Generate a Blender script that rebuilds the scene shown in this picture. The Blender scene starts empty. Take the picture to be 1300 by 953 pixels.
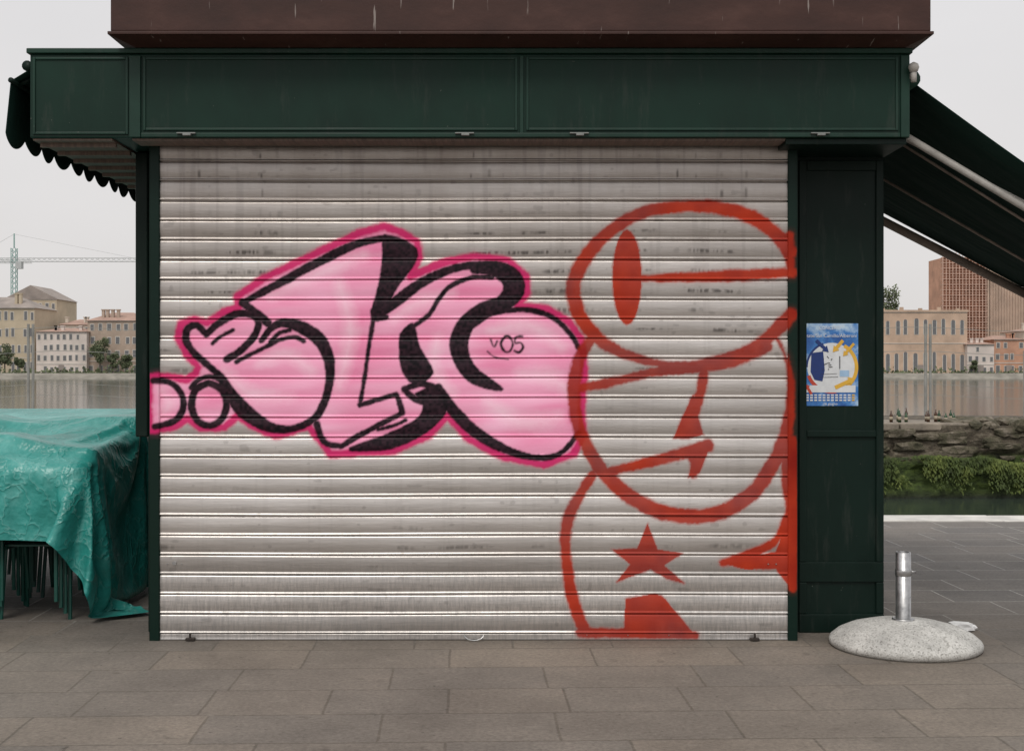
import bpy, math, random
import numpy as np
from mathutils import Vector, noise as mnoise
random.seed(4); np.random.seed(4)
scene=bpy.context.scene
F=1600.0; S=220.0; H=1.555; D0=F/S
def W(px,py,d): return Vector(((px-650)*d/F, d-D0, H-(py-470)*d/F))

# ------------------------------------------------------------ materials
def new_mat(name):
    m=bpy.data.materials.new(name); m.use_nodes=True
    nt=m.node_tree; b=nt.nodes['Principled BSDF']
    return m,nt,b
def N(nt,t,**k):
    n=nt.nodes.new(t)
    for a,v in k.items(): setattr(n,a,v)
    return n
def noise_node(nt,scale,detail=4,rough=.55,vec=None,coord='Object',mapscale=None):
    tc=N(nt,'ShaderNodeTexCoord'); n=N(nt,'ShaderNodeTexNoise')
    n.inputs['Scale'].default_value=scale; n.inputs['Detail'].default_value=detail; n.inputs['Roughness'].default_value=rough
    src=tc.outputs[coord]
    if mapscale:
        mp=N(nt,'ShaderNodeMapping'); mp.inputs['Scale'].default_value=mapscale
        nt.links.new(src,mp.inputs['Vector']); src=mp.outputs['Vector']
    nt.links.new(src,n.inputs['Vector'])
    return n
def ramp(nt,src,stops):
    r=N(nt,'ShaderNodeValToRGB'); e=r.color_ramp.elements
    while len(e)>len(stops): e.remove(e[-1])
    while len(e)<len(stops): e.new(0.5)
    for i,(p,c) in enumerate(stops):
        e[i].position=p; e[i].color=(c[0],c[1],c[2],1) if hasattr(c,'__len__') else (c,c,c,1)
    nt.links.new(src,r.inputs['Fac']); return r
def mix(nt,fac,a,b,blend='MIX'):
    m=N(nt,'ShaderNodeMix',data_type='RGBA',blend_type=blend)
    for sock,v in ((m.inputs[0],fac),(m.inputs[6],a),(m.inputs[7],b)):
        if hasattr(v,'is_linked'): nt.links.new(v,sock)
        elif hasattr(v,'__len__'): sock.default_value=(v[0],v[1],v[2],1)
        else: sock.default_value=v
    return m.outputs[2]
def bump(nt,b,h,strength=.3,dist=.01):
    bp=N(nt,'ShaderNodeBump'); bp.inputs['Strength'].default_value=strength; bp.inputs['Distance'].default_value=dist
    nt.links.new(h,bp.inputs['Height']); nt.links.new(bp.outputs['Normal'],b.inputs['Normal']); return bp
def mat(name,col,rough=.6,metal=0,nscale=6,amt=.25,bscale=None,bstr=.2,bdist=.01,mapscale=None,spec=None):
    m,nt,b=new_mat(name)
    n=noise_node(nt,nscale,6,.6,mapscale=mapscale)
    lo=[c*(1-amt) for c in col]; hi=[min(1,c*(1+amt)) for c in col]
    r=ramp(nt,n.outputs['Fac'],[(.3,lo),(.7,hi)])
    nt.links.new(r.outputs['Color'],b.inputs['Base Color'])
    r2=ramp(nt,n.outputs['Fac'],[(.3,max(0,rough-.08)),(.7,min(1,rough+.08))])
    nt.links.new(r2.outputs['Color'],b.inputs['Roughness'])
    b.inputs['Metallic'].default_value=metal
    if spec is not None: b.inputs['Specular IOR Level'].default_value=spec
    if bscale:
        n2=noise_node(nt,bscale,4); bump(nt,b,n2.outputs['Fac'],bstr,bdist)
    return m

# ------------------------------------------------------------ mesh builder
def empty(name,loc=(0,0,0)):
    e=bpy.data.objects.new(name,None); e.location=loc; e.empty_display_size=.2
    scene.collection.objects.link(e); return e
class MB:
    def __init__(s): s.v=[]; s.f=[]; s.mi=[]
    def add(s,vs,fs,mi=0):
        o=len(s.v); s.v+= [tuple(v) for v in vs]; s.f+=[tuple(i+o for i in f) for f in fs]; s.mi+=[mi]*len(fs); return s
    def box(s,x0,x1,y0,y1,z0,z1,mi=0):
        vs=[(x,y,z) for z in (z0,z1) for y in (y0,y1) for x in (x0,x1)]
        return s.add(vs,[(0,2,3,1),(4,5,7,6),(0,1,5,4),(2,6,7,3),(0,4,6,2),(1,3,7,5)],mi)
    def tube(s,a,b,r,n=8,mi=0,r2=None):
        a=Vector(a); b=Vector(b); r2=r if r2 is None else r2
        d=(b-a).normalized(); u=d.orthogonal().normalized(); w=d.cross(u)
        vs=[]
        for p,rr in ((a,r),(b,r2)):
            for i in range(n):
                t=2*math.pi*i/n; vs.append(p+u*math.cos(t)*rr+w*math.sin(t)*rr)
        fs=[(i,(i+1)%n,n+(i+1)%n,n+i) for i in range(n)]+[tuple(range(n))[::-1],tuple(range(n,2*n))]
        return s.add(vs,fs,mi)
    def path(s,pts,r,n=8,mi=0):
        for a,b in zip(pts[:-1],pts[1:]): s.tube(a,b,r,n,mi)
        return s
    def lathe(s,c,prof,n=48,mi=0):
        vs=[];fs=[]
        for (r,z) in prof:
            for i in range(n):
                t=2*math.pi*i/n; vs.append((c[0]+r*math.cos(t),c[1]+r*math.sin(t),c[2]+z))
        k=len(prof)
        for j in range(k-1):
            for i in range(n):
                fs.append((j*n+i,j*n+(i+1)%n,(j+1)*n+(i+1)%n,(j+1)*n+i))
        fs.append(tuple(range(n))[::-1]); fs.append(tuple(range((k-1)*n,k*n)))
        return s.add(vs,fs,mi)
    def obj(s,name,mats,parent=None,smooth=False,bevel=0,seg=2):
        me=bpy.data.meshes.new(name); me.from_pydata(s.v,[],s.f); me.update()
        if not isinstance(mats,(list,tuple)): mats=[mats]
        for m in mats: me.materials.append(m)
        me.polygons.foreach_set('material_index',s.mi)
        if smooth: me.polygons.foreach_set('use_smooth',[True]*len(s.f))
        o=bpy.data.objects.new(name,me); scene.collection.objects.link(o)
        if parent: o.parent=parent; o.matrix_parent_inverse=parent.matrix_world.inverted()
        if bevel:
            b=o.modifiers.new('bevel','BEVEL'); b.width=bevel; b.segments=seg; b.limit_method='ANGLE'
        return o

# ------------------------------------------------------------ palette
def paintmat(name,col,rough,spec):
    m,nt,b=new_mat(name)
    n=noise_node(nt,2.5,7,.65,mapscale=(1,1,.6)); r=ramp(nt,n.outputs['Fac'],[(.3,[c*.75 for c in col]),(.7,[c*1.25 for c in col])])
    d=noise_node(nt,5,6,.7,mapscale=(3,3,.5)); dr=ramp(nt,d.outputs['Fac'],[(.55,0),(.8,.35)])
    c=mix(nt,dr.outputs['Color'],r.outputs['Color'],(.06,.062,.055))
    sp=noise_node(nt,38,2,.5); sr=ramp(nt,sp.outputs['Fac'],[(.775,0),(.79,.5)]); c=mix(nt,sr.outputs['Color'],c,(.22,.22,.2))
    nt.links.new(c,b.inputs['Base Color']); rr=ramp(nt,n.outputs['Fac'],[(.3,rough-.07),(.7,rough+.1)]); nt.links.new(rr.outputs['Color'],b.inputs['Roughness'])
    b.inputs['Specular IOR Level'].default_value=spec
    n3=noise_node(nt,3,3,.5); bump(nt,b,n3.outputs['Fac'],.12,.02); return m
M_green=paintmat('dark_green_paint',(.0042,.0235,.0155),.45,.22)
M_green2=paintmat('dark_green_trim',(.007,.033,.022),.42,.3)
M_greend=paintmat('dark_green_panel',(.0022,.0115,.008),.48,.2)
M_soffit=mat('soffit_boards',(.16,.12,.10),.7,0,4,.35,mapscale=(20,1,1))
M_dark=mat('dark_void',(.01,.01,.01),.9)
M_steel=mat('galvanised_steel',(.42,.42,.42),.35,.9,30,.25)
M_white=mat('white_metal',(.42,.40,.37),.45,0,10,.25)
M_brown,nt,b=new_mat('brown_sheet_metal')
n=noise_node(nt,2.2,8,.65,mapscale=(1,1,2)); r=ramp(nt,n.outputs['Fac'],[(.3,(.032,.014,.011)),(.55,(.052,.022,.017)),(.75,(.08,.037,.029))])
n2=noise_node(nt,7,3,.5,mapscale=(6,1,.5)); r2=ramp(nt,n2.outputs['Fac'],[(.68,0),(.72,.75)])
c=mix(nt,r2.outputs['Color'],r.outputs['Color'],(.30,.26,.24))
nt.links.new(c,b.inputs['Base Color']); b.inputs['Roughness'].default_value=.55; b.inputs['Specular IOR Level'].default_value=.3
bump(nt,b,n.outputs['Fac'],.15,.02)

# ------------------------------------------------------------ graffiti (computed on facade elevation, 220 units per metre)
def cr(pts,sub=6):
    P=np.array(pts,float); out=[]
    n=len(P)
    for i in range(n-1):
        p0=P[max(i-1,0)];p1=P[i];p2=P[i+1];p3=P[min(i+2,n-1)]
        for k in range(sub):
            t=k/sub
            out.append(.5*((2*p1)+(-p0+p2)*t+(2*p0-5*p1+4*p2-p3)*t*t+(-p0+3*p1-3*p2+p3)*t**3))
    out.append(P[-1]); return np.array(out)
def widths(pts,w):
    return [(p[0],p[1],(p[2] if len(p)>2 else w)) for p in pts]
def stroke_alpha(X,Y,pts,w,soft=2.5,smooth=True,wob=None,scale=1.0):
    P=widths(pts,w); P=cr(P) if smooth else np.array(P,float)
    P=P.copy(); P[:,2]*=scale
    A=np.zeros(X.shape)
    mw=P[:,2].max()/2+soft+2
    sel=np.where((X>P[:,0].min()-mw)&(X<P[:,0].max()+mw)&(Y>P[:,1].min()-mw)&(Y<P[:,1].max()+mw))[0]
    if len(sel)==0: return A
    x=X[sel];y=Y[sel];D=np.full(len(sel),99.)
    for a,b in zip(P[:-1],P[1:]):
        q=np.where((x>min(a[0],b[0])-mw)&(x<max(a[0],b[0])+mw)&(y>min(a[1],b[1])-mw)&(y<max(a[1],b[1])+mw))[0]
        if len(q)==0: continue
        dx,dy=b[0]-a[0],b[1]-a[1];L=dx*dx+dy*dy+1e-9
        t=np.clip(((x[q]-a[0])*dx+(y[q]-a[1])*dy)/L,0,1)
        d=np.hypot(x[q]-a[0]-t*dx,y[q]-a[1]-t*dy)-(a[2]+(b[2]-a[2])*t)/2
        D[q]=np.minimum(D[q],d)
    if wob is not None: D=D+wob[sel]
    A[sel]=np.clip(.5-D/soft,0,1); return A
def poly_alpha(X,Y,pts,smooth=False,soft=2.5,wob=None):
    P=np.array(pts,float)[:,:2]
    if smooth: P=cr([tuple(p)+(0,) for p in list(P)+[P[0]]])[:,:2]
    ins=np.zeros(X.shape,bool); n=len(P)
    for i in range(n):
        x1,y1=P[i];x2,y2=P[(i+1)%n]
        if y1==y2: continue
        c=((y1>Y)!=(y2>Y))&(X<(x2-x1)*(Y-y1)/(y2-y1)+x1); ins^=c
    edge=stroke_alpha(X,Y,[tuple(p) for p in P]+[tuple(P[0])],1.0,soft,False,wob)
    return np.maximum(ins.astype(float),edge)

OUT=[(190,479),(212,477),(236,482),(248,474),(252,466),(236,448),(226,428),(230,411),(246,405),(263,410),(285,395),(303,390),(301,376),(335,353),(400,322),(455,296),(488,287),(508,294),(529,306),(532,326),(521,351),(560,334),(602,325),(645,330),(667,350),(669,372),(657,388),(695,392),(722,408),(738,430),(742,470),(738,520),(741,552),(728,576),(690,590),(640,580),(596,558),(568,528),(545,552),(500,572),(455,574),(420,577),(404,556),(392,541),(350,553),(320,541),(302,527),(285,542),(255,544),(238,532),(220,542),(190,545)]
BLACK=[
 ([(196,483),(215,485),(229,497),(233,515),(223,533),(198,541)],7),
 ([(265,486),(249,494),(243,513),(250,533),(266,540),(281,532),(288,513),(281,494),(265,486)],8),
 ([(243,492),(252,482),(268,478),(284,484)],6),
 ([(262,462),(246,447),(236,431),(239,417),(250,413),(262,424)],8),
 ([(262,424),(280,409),(303,398),(322,401),(328,413),(320,430),(303,447),(288,456)],8),
 ([(270,436),(280,427),(296,419)],4),
 ([(262,462,7),(280,478,9),(293,500,13),(311,522,17),(340,541,12),(370,544,8),(400,530,8),(415,500,9),(419,465,11),(409,436,14),(388,418,14),(362,410,10),(345,416,8),(332,432,6)],9),
 ([(300,459),(318,450),(338,440),(356,431),(374,428),(386,433)],5),
 ([(344,434),(354,423),(368,419)],5),
 ([(308,384,6),(350,362,9),(400,335,10),(450,311,9),(488,302,7)],8),
 ([(308,384),(325,397),(340,410)],9),
 ([(488,303),(487,340),(478,385),(470,430),(463,478),(457,514)],5),
 ([(457,514),(480,507),(503,500)],6),([(503,500),(507,510),(511,524)],6),([(511,524),(485,537),(455,553),(434,566)],6),
 ([(434,566,6),(412,561,7),(402,538,8)],7),
 ([(478,402,9),(500,385,12),(530,362,11),(565,345,9),(600,337,9),(635,342,10)],9),
 ([(525,414),(545,399),(558,378),(574,362),(600,352),(625,352)],5),
 ([(474,394),(476,404),(490,402)],7),
 ([(513,494),(535,487),(556,493)],7),([(513,494),(530,508),(548,512)],7),
 ([(598,415),(625,398),(665,393),(700,402),(725,425),(734,441)],6),
 ([(556,492,9),(575,520,13),(600,545,13),(635,567,10),(675,580,7),(710,576,6),(735,549,5)],9),
 ([(641,427),(636,436),(641,446),(648,445),(651,435),(646,427),(641,427)],3.2),
 ([(663,427),(655,428),(654,435),(661,435),(664,441),(659,447),(653,445)],3.2),
 ([(623,431),(627,440),(631,433)],2.6),
 ([(619,446),(628,453),(645,456)],2.2),
 ([(480,545),(500,540),(515,533)],4),
]
BLACKP=[
 [(488,299),(507,303),(528,316),(525,335),(507,360),(492,385),(477,403),(473,393),(483,360),(489,330)],
 [(600,333),(635,333),(658,345),(665,368),(651,388),(620,398),(601,414),(593,440),(603,466),(638,494),(604,488),(581,466),(572,436),(584,406),(609,386),(634,377),(640,362),(625,349),(600,345)],
 [(509,424),(524,411),(531,438),(548,468),(545,478),(530,489),(514,475),(508,450)],
 [(528,500),(556,490),(568,515),(547,543),(505,566),(470,571),(445,569),(490,552),(528,533),(538,515)],
]
PALE=[([(345,375,8),(400,350,14),(460,325,10)],12),([(430,360,10),(445,420,16),(430,490,10)],12),([(285,470,6),(320,500,14),(370,505,8)],10),([(330,460,6),(365,450,12),(395,470,8)],10),
 ([(555,430,8),(552,470,14),(575,500,8)],12),([(500,405,6),(530,385,12),(575,372,6)],9),([(625,420,10),(670,412,16),(712,440,10)],12),([(620,510,10),(660,535,20),(710,530,12)],14),([(660,475,10),(700,480,20),(725,500,8)],14),([(205,497,6),(215,512,10),(205,527,6)],8)]
def ell(cx,cy,rx,ry,a0,a1,n=24):
    return [(cx+rx*math.cos(math.radians(a0+(a1-a0)*i/n)),cy+ry*math.sin(math.radians(a0+(a1-a0)*i/n))) for i in range(n+1)]
RED=[
 ([(1002,320,16),(985,297,17),(950,274,17),(905,263,15),(855,263,14),(810,272,14),(770,298,15),(740,332,17),(728,365,17),(735,398,17),(760,430,16),(800,452,12),(850,463,9),(900,461,14),(950,446,16),(982,422,17),(1003,400,15)],15),
 ([(812,353,8),(860,352,12),(930,350,14),(1004,346,12)],12),
 ([(755,425,12),(738,450,14),(730,480,15),(730,520,15),(742,560,15),(768,602,17),(810,636,18),(860,654,18),(910,651,18),(955,625,18),(985,582,17),(1000,535,13),(1003,485,8),(996,450,6),(985,428,6)],14),
 ([(738,492,12),(780,484,11),(830,472,12),(880,466,14),(930,460,12),(975,440,12)],12),
 ([(894,470,11),(890,495,13),(882,520,14),(875,535,16)],13),
 ([(765,600,11),(800,592,12),(850,580,14),(898,566,16)],13),
 ([(890,566,12),(885,585,14),(880,602,10)],12),
 ([(752,603,12),(735,630,13),(721,660,14),(718,695,13),(724,745,14),(735,785,15),(746,803,14)],13),
 ([(738,802,14),(790,803,12),(882,806,10)],12),
 ([(1001,300,10),(1003,348,8)],9),
 ([(1003,560,14),(1001,600,18),(1004,650,14),(1003,700,16),(1005,745,10)],14),
 ([(918,714,10),(950,704,12),(985,685,10),(1001,650,10)],10),
]
REDP=[
 ell(796,352,18,60,0,360),
 [(855,556),(866,530),(880,500),(889,540),(893,551),(875,556)],
 [(822,664),(835,697),(867,702),(843,717),(869,740),(846,734),(826,722),(783,738),(800,716),(777,697),(809,696)],
 [(794,760),(832,753),(842,757),(886,810),(792,808)],
 [(912,713),(985,700),(1006,640),(1006,750),(985,722),(945,722)],
 [(868,575),(897,558),(898,575),(888,600),(874,606),(878,588)],
]
def lerp_over(rgb,al,col,a):
    na=al+a-al*a
    w=np.where(na>1e-4,a/np.maximum(na,1e-4),0)[:,None]
    rgb[:]=rgb*(1-w)+(np.array(col) if np.ndim(col)==1 else col)*w
    al[:]=na
def vnoise(X,Y,s,seed=0):
    rng=np.random.RandomState(seed); G=rng.rand(256,256)
    x=X/s;y=Y/s;xi=np.floor(x).astype(int);yi=np.floor(y).astype(int);fx=x-xi;fy=y-yi
    fx=fx*fx*(3-2*fx);fy=fy*fy*(3-2*fy)
    g=lambda a,b:G[a%256,b%256]
    return (g(xi,yi)*(1-fx)+g(xi+1,yi)*fx)*(1-fy)+(g(xi,yi+1)*(1-fx)+g(xi+1,yi+1)*fx)*fy
def graffiti(xm,zm):
    X=650+xm*S; Y=812-zm*S
    n1=vnoise(X,Y,3,1);n2=vnoise(X,Y,12,2);n3=vnoise(X,Y,45,3)
    wob=(n1-.5)*1.3+(n2-.5)*1.6
    rgb=np.zeros((len(X),3))+np.array((.8,.3,.5)); al=np.zeros(len(X))
    pink=poly_alpha(X,Y,OUT,False,3,wob)
    st=vnoise(X*.35+Y*.5,Y*1.6,14,12)
    k=np.clip(.6*n3+.5*st-.08,0,1)[:,None]
    base=np.array((.86,.22,.42))[None,:]*(1-k)+np.array((.96,.50,.68))[None,:]*k
    pa=pink*np.clip(.92+.08*n3,0,1)
    al[:]=pa; rgb[:]=base
    wh=np.zeros(len(X))
    for p,w in PALE: wh=np.maximum(wh,stroke_alpha(X,Y,p,w,16,True,wob*2))
    lerp_over(rgb,al,(.97,.74,.83),wh*.5*pink)
    mg=stroke_alpha(X,Y,OUT+[OUT[0]],10.5,4,False,wob)
    lerp_over(rgb,al,(.60,.018,.14),mg*.96)
    halo=stroke_alpha(X,Y,OUT+[OUT[0]],10,16,False,wob)*.16
    lerp_over(rgb,al,(.7,.06,.24),halo*(mg<.3))
    bk=np.zeros(len(X))
    for p,w in BLACK: bk=np.maximum(bk,stroke_alpha(X,Y,p,w,2.4,True,wob*.6,1.22 if w>3.5 else 1.0))
    for p in BLACKP: bk=np.maximum(bk,poly_alpha(X,Y,p,True,2.4,wob*.6-1.2))
    lerp_over(rgb,al,(.004,.003,.005),bk*(1-.04*n1))
    rd=np.zeros(len(X))
    for p,w in RED: rd=np.maximum(rd,stroke_alpha(X,Y,p,w,4,True,wob*1.2,1.12))
    for p in REDP: rd=np.maximum(rd,poly_alpha(X,Y,p,False,4,wob*1.2))
    hz=np.zeros(len(X))
    for p,w in RED: hz=np.maximum(hz,stroke_alpha(X,Y,p,w,16,True,wob)*.2)
    kk=np.clip(.4*n2+.8*n3-.1,0,1)[:,None]
    rc=np.array((.25,.009,.004))[None,:]*(1-kk)+np.array((.46,.038,.012))[None,:]*kk
    lerp_over(rgb,al,rc,np.maximum(rd*(.91+.09*n3),hz))
    return np.concatenate([rgb,al[:,None]],1)
def dirt_map(xm,zm,sl):
    X=650+xm*S; Y=812-zm*S; s=np.floor(sl); u=sl-s
    D=np.zeros(len(X))
    row=vnoise(X,s*31.7,34,21); row2=vnoise(X,s*7.7+90,110,29); fine=vnoise(X,s*11.3+Y*.12,2.3,22); fine2=vnoise(X,Y,5,23)
    hw=np.interp(Y,[180,270,300,460,520,660,700,725,812],[.1,.35,1,.9,.2,.2,.7,.2,.05])
    hw=hw*np.clip(.2+1.4*row2,0,1)
    bandc=.42+.16*(vnoise(X,s*3.3,60,24)-.5); band=np.clip(1-np.abs(u-bandc)/(.07+.13*vnoise(X,s*5.1,40,30)),0,1)**.6
    thr=.74-.24*hw
    D=np.maximum(D,np.clip((row-thr)*7,0,1)*band*np.clip((fine*.7+fine2*.5-.42)*3,0,1)*hw)
    sm=vnoise(X,Y*4,22,41)*vnoise(X,Y,7,42); D=np.maximum(D,np.clip((sm-.62)*4,0,.25))
    for i,x0 in enumerate([251,266,331,352,600,622,641,655,862,884,915,947]):
        r=np.random.RandomState(i+3)
        am=np.clip(1.8*vnoise(X*0+i*91.1,s*53.3,1,25)-.5,0,1)
        xx=x0+6*(vnoise(X*0+i*31.1,s*97.7,1,26)-.5)
        w=1.2+1.6*r.rand(); ul=.3+.5*vnoise(X*0+i*17.1,s*13.7,1,28)
        a=np.clip(1.3-np.abs(X-xx)/w,0,1)*np.clip((ul-u)*5,0,1)*np.clip((u-.12)*8,0,1)*np.interp(Y,[178,200,255,300],[1,1,.8,0])*am
        D=np.maximum(D,a*.9)
    run=vnoise(X,Y*.045,7,43)*.6+vnoise(X,Y*.03,2.6,44)*.4
    D=np.maximum(D,np.clip((run-.62)*2.0,0,.22)*np.interp(Y,[180,400,812],[1,.35,.2]))
    D=np.maximum(D,.25*np.clip(1-np.abs(u-.17)/.05,0,1)*vnoise(X,s*17,26,27))
    return D
def grid_obj(name,XX,YY,ZZ,material,parent,paint=True,extra=None):
    nr,nc=XX.shape
    co=np.stack([XX,YY,ZZ],-1).reshape(-1,3)
    me=bpy.data.meshes.new(name); nv=nr*nc; nf=(nr-1)*(nc-1)
    me.vertices.add(nv); me.vertices.foreach_set('co',co.astype(np.float32).ravel())
    i=np.arange(nv).reshape(nr,nc)
    q=np.stack([i[:-1,:-1],i[:-1,1:],i[1:,1:],i[1:,:-1]],-1).reshape(-1)
    me.loops.add(nf*4); me.polygons.add(nf)
    me.loops.foreach_set('vertex_index',q.astype(np.int32))
    me.polygons.foreach_set('loop_start',np.arange(0,nf*4,4,dtype=np.int32))
    me.polygons.foreach_set('use_smooth',np.ones(nf,bool))
    me.update(calc_edges=True); me.validate()
    if paint:
        a=me.color_attributes.new('paint','FLOAT_COLOR','POINT')
        a.data.foreach_set('color',graffiti(co[:,0],co[:,2]).astype(np.float32).ravel())
    if extra is not None:
        a=me.attributes.new('slat','FLOAT','POINT'); a.data.foreach_set('value',extra.astype(np.float32).ravel())
        a=me.attributes.new('dirt','FLOAT','POINT'); a.data.foreach_set('value',dirt_map(co[:,0],co[:,2],extra.ravel()).astype(np.float32))
    me.materials.append(material)
    o=bpy.data.objects.new(name,me); scene.collection.objects.link(o)
    if parent: o.parent=parent
    return o

def shutter_material(name,basegreen=False):
    m,nt,b=new_mat(name)
    at=N(nt,'ShaderNodeAttribute',attribute_name='paint'); sl=N(nt,'ShaderNodeAttribute',attribute_name='slat'); di=N(nt,'ShaderNodeAttribute',attribute_name='dirt')
    tc=N(nt,'ShaderNodeTexCoord')
    if basegreen: metal_col=(.003,.016,.011)
    else:
        big=noise_node(nt,2.0,5,.6,mapscale=(.6,1,1.6))
        col=ramp(nt,big.outputs['Fac'],[(.3,(.60,.56,.53)),(.7,(.78,.74,.71))]).outputs['Color']
        st=noise_node(nt,6,5,.7,mapscale=(.3,1,14)); sr=ramp(nt,st.outputs['Fac'],[(.35,.76),(.65,1.0)])
        col=mix(nt,.8,col,sr.outputs['Color'],'MULTIPLY')
        tone=N(nt,'ShaderNodeTexWhiteNoise',noise_dimensions='1D'); fl=N(nt,'ShaderNodeMath',operation='FLOOR')
        nt.links.new(sl.outputs['Fac'],fl.inputs[0]); nt.links.new(fl.outputs[0],tone.inputs['W'])
        tr=ramp(nt,tone.outputs['Value'],[(0,.85),(1,1.05)]); col=mix(nt,1,col,tr.outputs['Color'],'MULTIPLY')
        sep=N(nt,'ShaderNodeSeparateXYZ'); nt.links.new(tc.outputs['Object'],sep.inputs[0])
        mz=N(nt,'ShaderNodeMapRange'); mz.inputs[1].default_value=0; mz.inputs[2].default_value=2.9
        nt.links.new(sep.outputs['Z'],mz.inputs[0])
        ox=noise_node(nt,3,6,.7,mapscale=(1.2,1,.5)); shade_z=ramp(nt,mz.outputs[0],[(0,.0),(.5,.12),(.8,.6),(1,1)])
        shade_r=ramp(nt,ox.outputs['Fac'],[(.25,.5),(.75,1)]); of=mix(nt,1,shade_z.outputs['Color'],shade_r.outputs['Color'],'MULTIPLY')
        col=mix(nt,of,col,(.29,.25,.225))  # canopy shade painted into the slats, browner and darker towards the top
        dv=ramp(nt,mz.outputs[0],[(0,.75),(.13,.55),(.17,0)])
        wn=noise_node(nt,26,5,.8,mapscale=(2.5,1,.35)); wr=ramp(nt,wn.outputs['Fac'],[(.42,0),(.6,1)])
        d3=mix(nt,1,dv.outputs['Color'],wr.outputs['Color'],'MULTIPLY'); col=mix(nt,d3,col,(.40,.39,.38))
        dm=N(nt,'ShaderNodeMath',operation='MULTIPLY'); nt.links.new(di.outputs['Fac'],dm.inputs[0]); dm.inputs[1].default_value=.85
        col=mix(nt,dm.outputs[0],col,(.055,.048,.045))
        metal_col=col
    c=mix(nt,at.outputs['Alpha'],metal_col,at.outputs['Color'])
    nt.links.new(c,b.inputs['Base Color'])
    M0=0 if basegreen else .78
    mm=N(nt,'ShaderNodeMath',operation='MULTIPLY_ADD'); nt.links.new(at.outputs['Alpha'],mm.inputs[0]); 
    mm.inputs[1].default_value=-M0; mm.inputs[2].default_value=M0
    nt.links.new(mm.outputs[0],b.inputs['Metallic'])
    sm=N(nt,'ShaderNodeMath',operation='MULTIPLY_ADD'); nt.links.new(at.outputs['Alpha'],sm.inputs[0]); sm.inputs[1].default_value=-.35 if not basegreen else -.05; sm.inputs[2].default_value=.5 if not basegreen else .2
    nt.links.new(sm.outputs[0],b.inputs['Specular IOR Level'])
    b.inputs['Roughness'].default_value=.36 if not basegreen else .44
    nb=noise_node(nt,9,5,.7,mapscale=(.5,1,3)); bump(nt,b,nb.outputs['Fac'],.14,.01)
    return m
M_shut=shutter_material('shutter_aluminium'); M_rail=shutter_material('rail_paint',True)

# ------------------------------------------------------------ kiosk
kiosk=empty('kiosk')
XL=(203-650)/S; XR=(1000-650)/S; PITCH=.1134
us=[(0,-10),(.02,-10),(.03,1),(.045,3.6),(.065,4.8),(.09,4.6),(.11,3.0),(.125,.4),(.14,-1)]
for k in range(1,16):
    t=k/16; us.append((.14+.82*t,-1+4.4*math.sin(math.pi*min(1,t))**.8))
us+=[(.965,-1.5),(.98,-9.5)]
rows=[]; z0=.036
for s in range(-1,26):
    for u,o in us:
        z=z0+(s+u)*PITCH
        if z<.012 or z>2.93: continue
        if s==-1: o=3
        rows.append((z,-o/1000.,s+1+u))
rows=[(.005,-.003,.3)]+rows
rows=np.array(rows); cols=np.linspace(XL,XR,800)
XX=np.repeat(cols[None,:],len(rows),0); ZZ=np.repeat(rows[:,0][:,None],len(cols),1); SL=np.repeat(rows[:,2][:,None],len(cols),1)
si=np.floor(SL).astype(int); rr=np.random.RandomState(7); off=rr.randn(40)*.0012; tl=rr.randn(40)*.0028; ph=rr.rand(40)*6.28
YY=rows[:,1][:,None]+off[si]+tl[si]*(SL-si-.5)+.0018*np.sin(XX*1.7+ph[si])*(SL-si)+.0010*(vnoise(XX*100,ZZ*100,14,9)-.5)+.0014*(vnoise(XX*100,si*13.,45,10)-.5)*(SL-si)
ZZ=ZZ+(ZZ>.05)*.0022*np.sin(XX*2.3+ph[si]*.3)
shut=grid_obj('roller_shutter',XX,YY,ZZ,M_shut,kiosk,True,SL)
def rail(name,x0,x1,z0,z1,y):
    c=np.linspace(x0,x1,14); r=np.linspace(z0,z1,560)
    X,Z=np.meshgrid(c,r); t=(X-x0)/(x1-x0); Y=y+np.where((t<.04)|(t>.96),.05,0.)
    X=np.where(t<.04,x0+.0005,X); 
    grid_obj(name,X,Y+0*X,Z,M_rail,kiosk)
rail('shutter_rail_left',(190.5-650)/S,XL+.004,.0,2.86,-.02)
rail('shutter_rail_right',XR-.004,(1012-650)/S,.0,2.86,-.02)
mb=MB(); mb.box((190.8-650)/S,XL-.001,-.019,.30,0,2.85); mb.box(XR+.001,(1011.6-650)/S,-.019,.30,0,2.85); mb.obj('rail_boxes',M_greend,kiosk)
MB().box(XL,XR,.02,.06,0,2.9).obj('shutter_backing',M_dark,kiosk)
YB=3.0; YP=7.494-D0
XPL=(188-650)*7.494/F; XPR=(1122-650)*7.494/F
mb=MB(); mb.box(XPL,XPR,YP,YB,0.0,2.852); mb.obj('body',M_greend,kiosk,bevel=.006)
MB().box(-2.237,XPL+.002,YP-.012,YB-.1,1.16,2.85).obj('side_hatch',M_greend,kiosk,bevel=.008)
xa=(1014-650)*7.49/F; xb=XPR-.004
fr=MB(); t=.045; y0=YP-.016
fr.box(xa,xa+t,y0,YP-.001,.42,2.8); fr.box(xb-t,xb,y0,YP-.001,.42,2.8)
fr.box(xa+t+.001,xb-t-.001,y0,YP-.001,2.74,2.8)
fr.box(xa+t+.001,xb-t-.001,y0,YP-.001,1.16,1.20); 
fr.box(xa,xb,y0-.004,YP-.001,.0,.11); fr.box(xa,xb,y0,YP-.001,.30,.418)
fr.box(xa,xa+t,y0,YP-.001,.112,.298); fr.box(xb-t,xb,y0,YP-.001,.112,.298)
fr.obj('pillar_frame',M_greend,kiosk,bevel=.004)
df=7.05; yf=df-D0
fx0,fx1=(38-650)*df/F,(1155-650)*df/F; fzb=H+295*df/F; fzt=H+408*df/F
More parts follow.
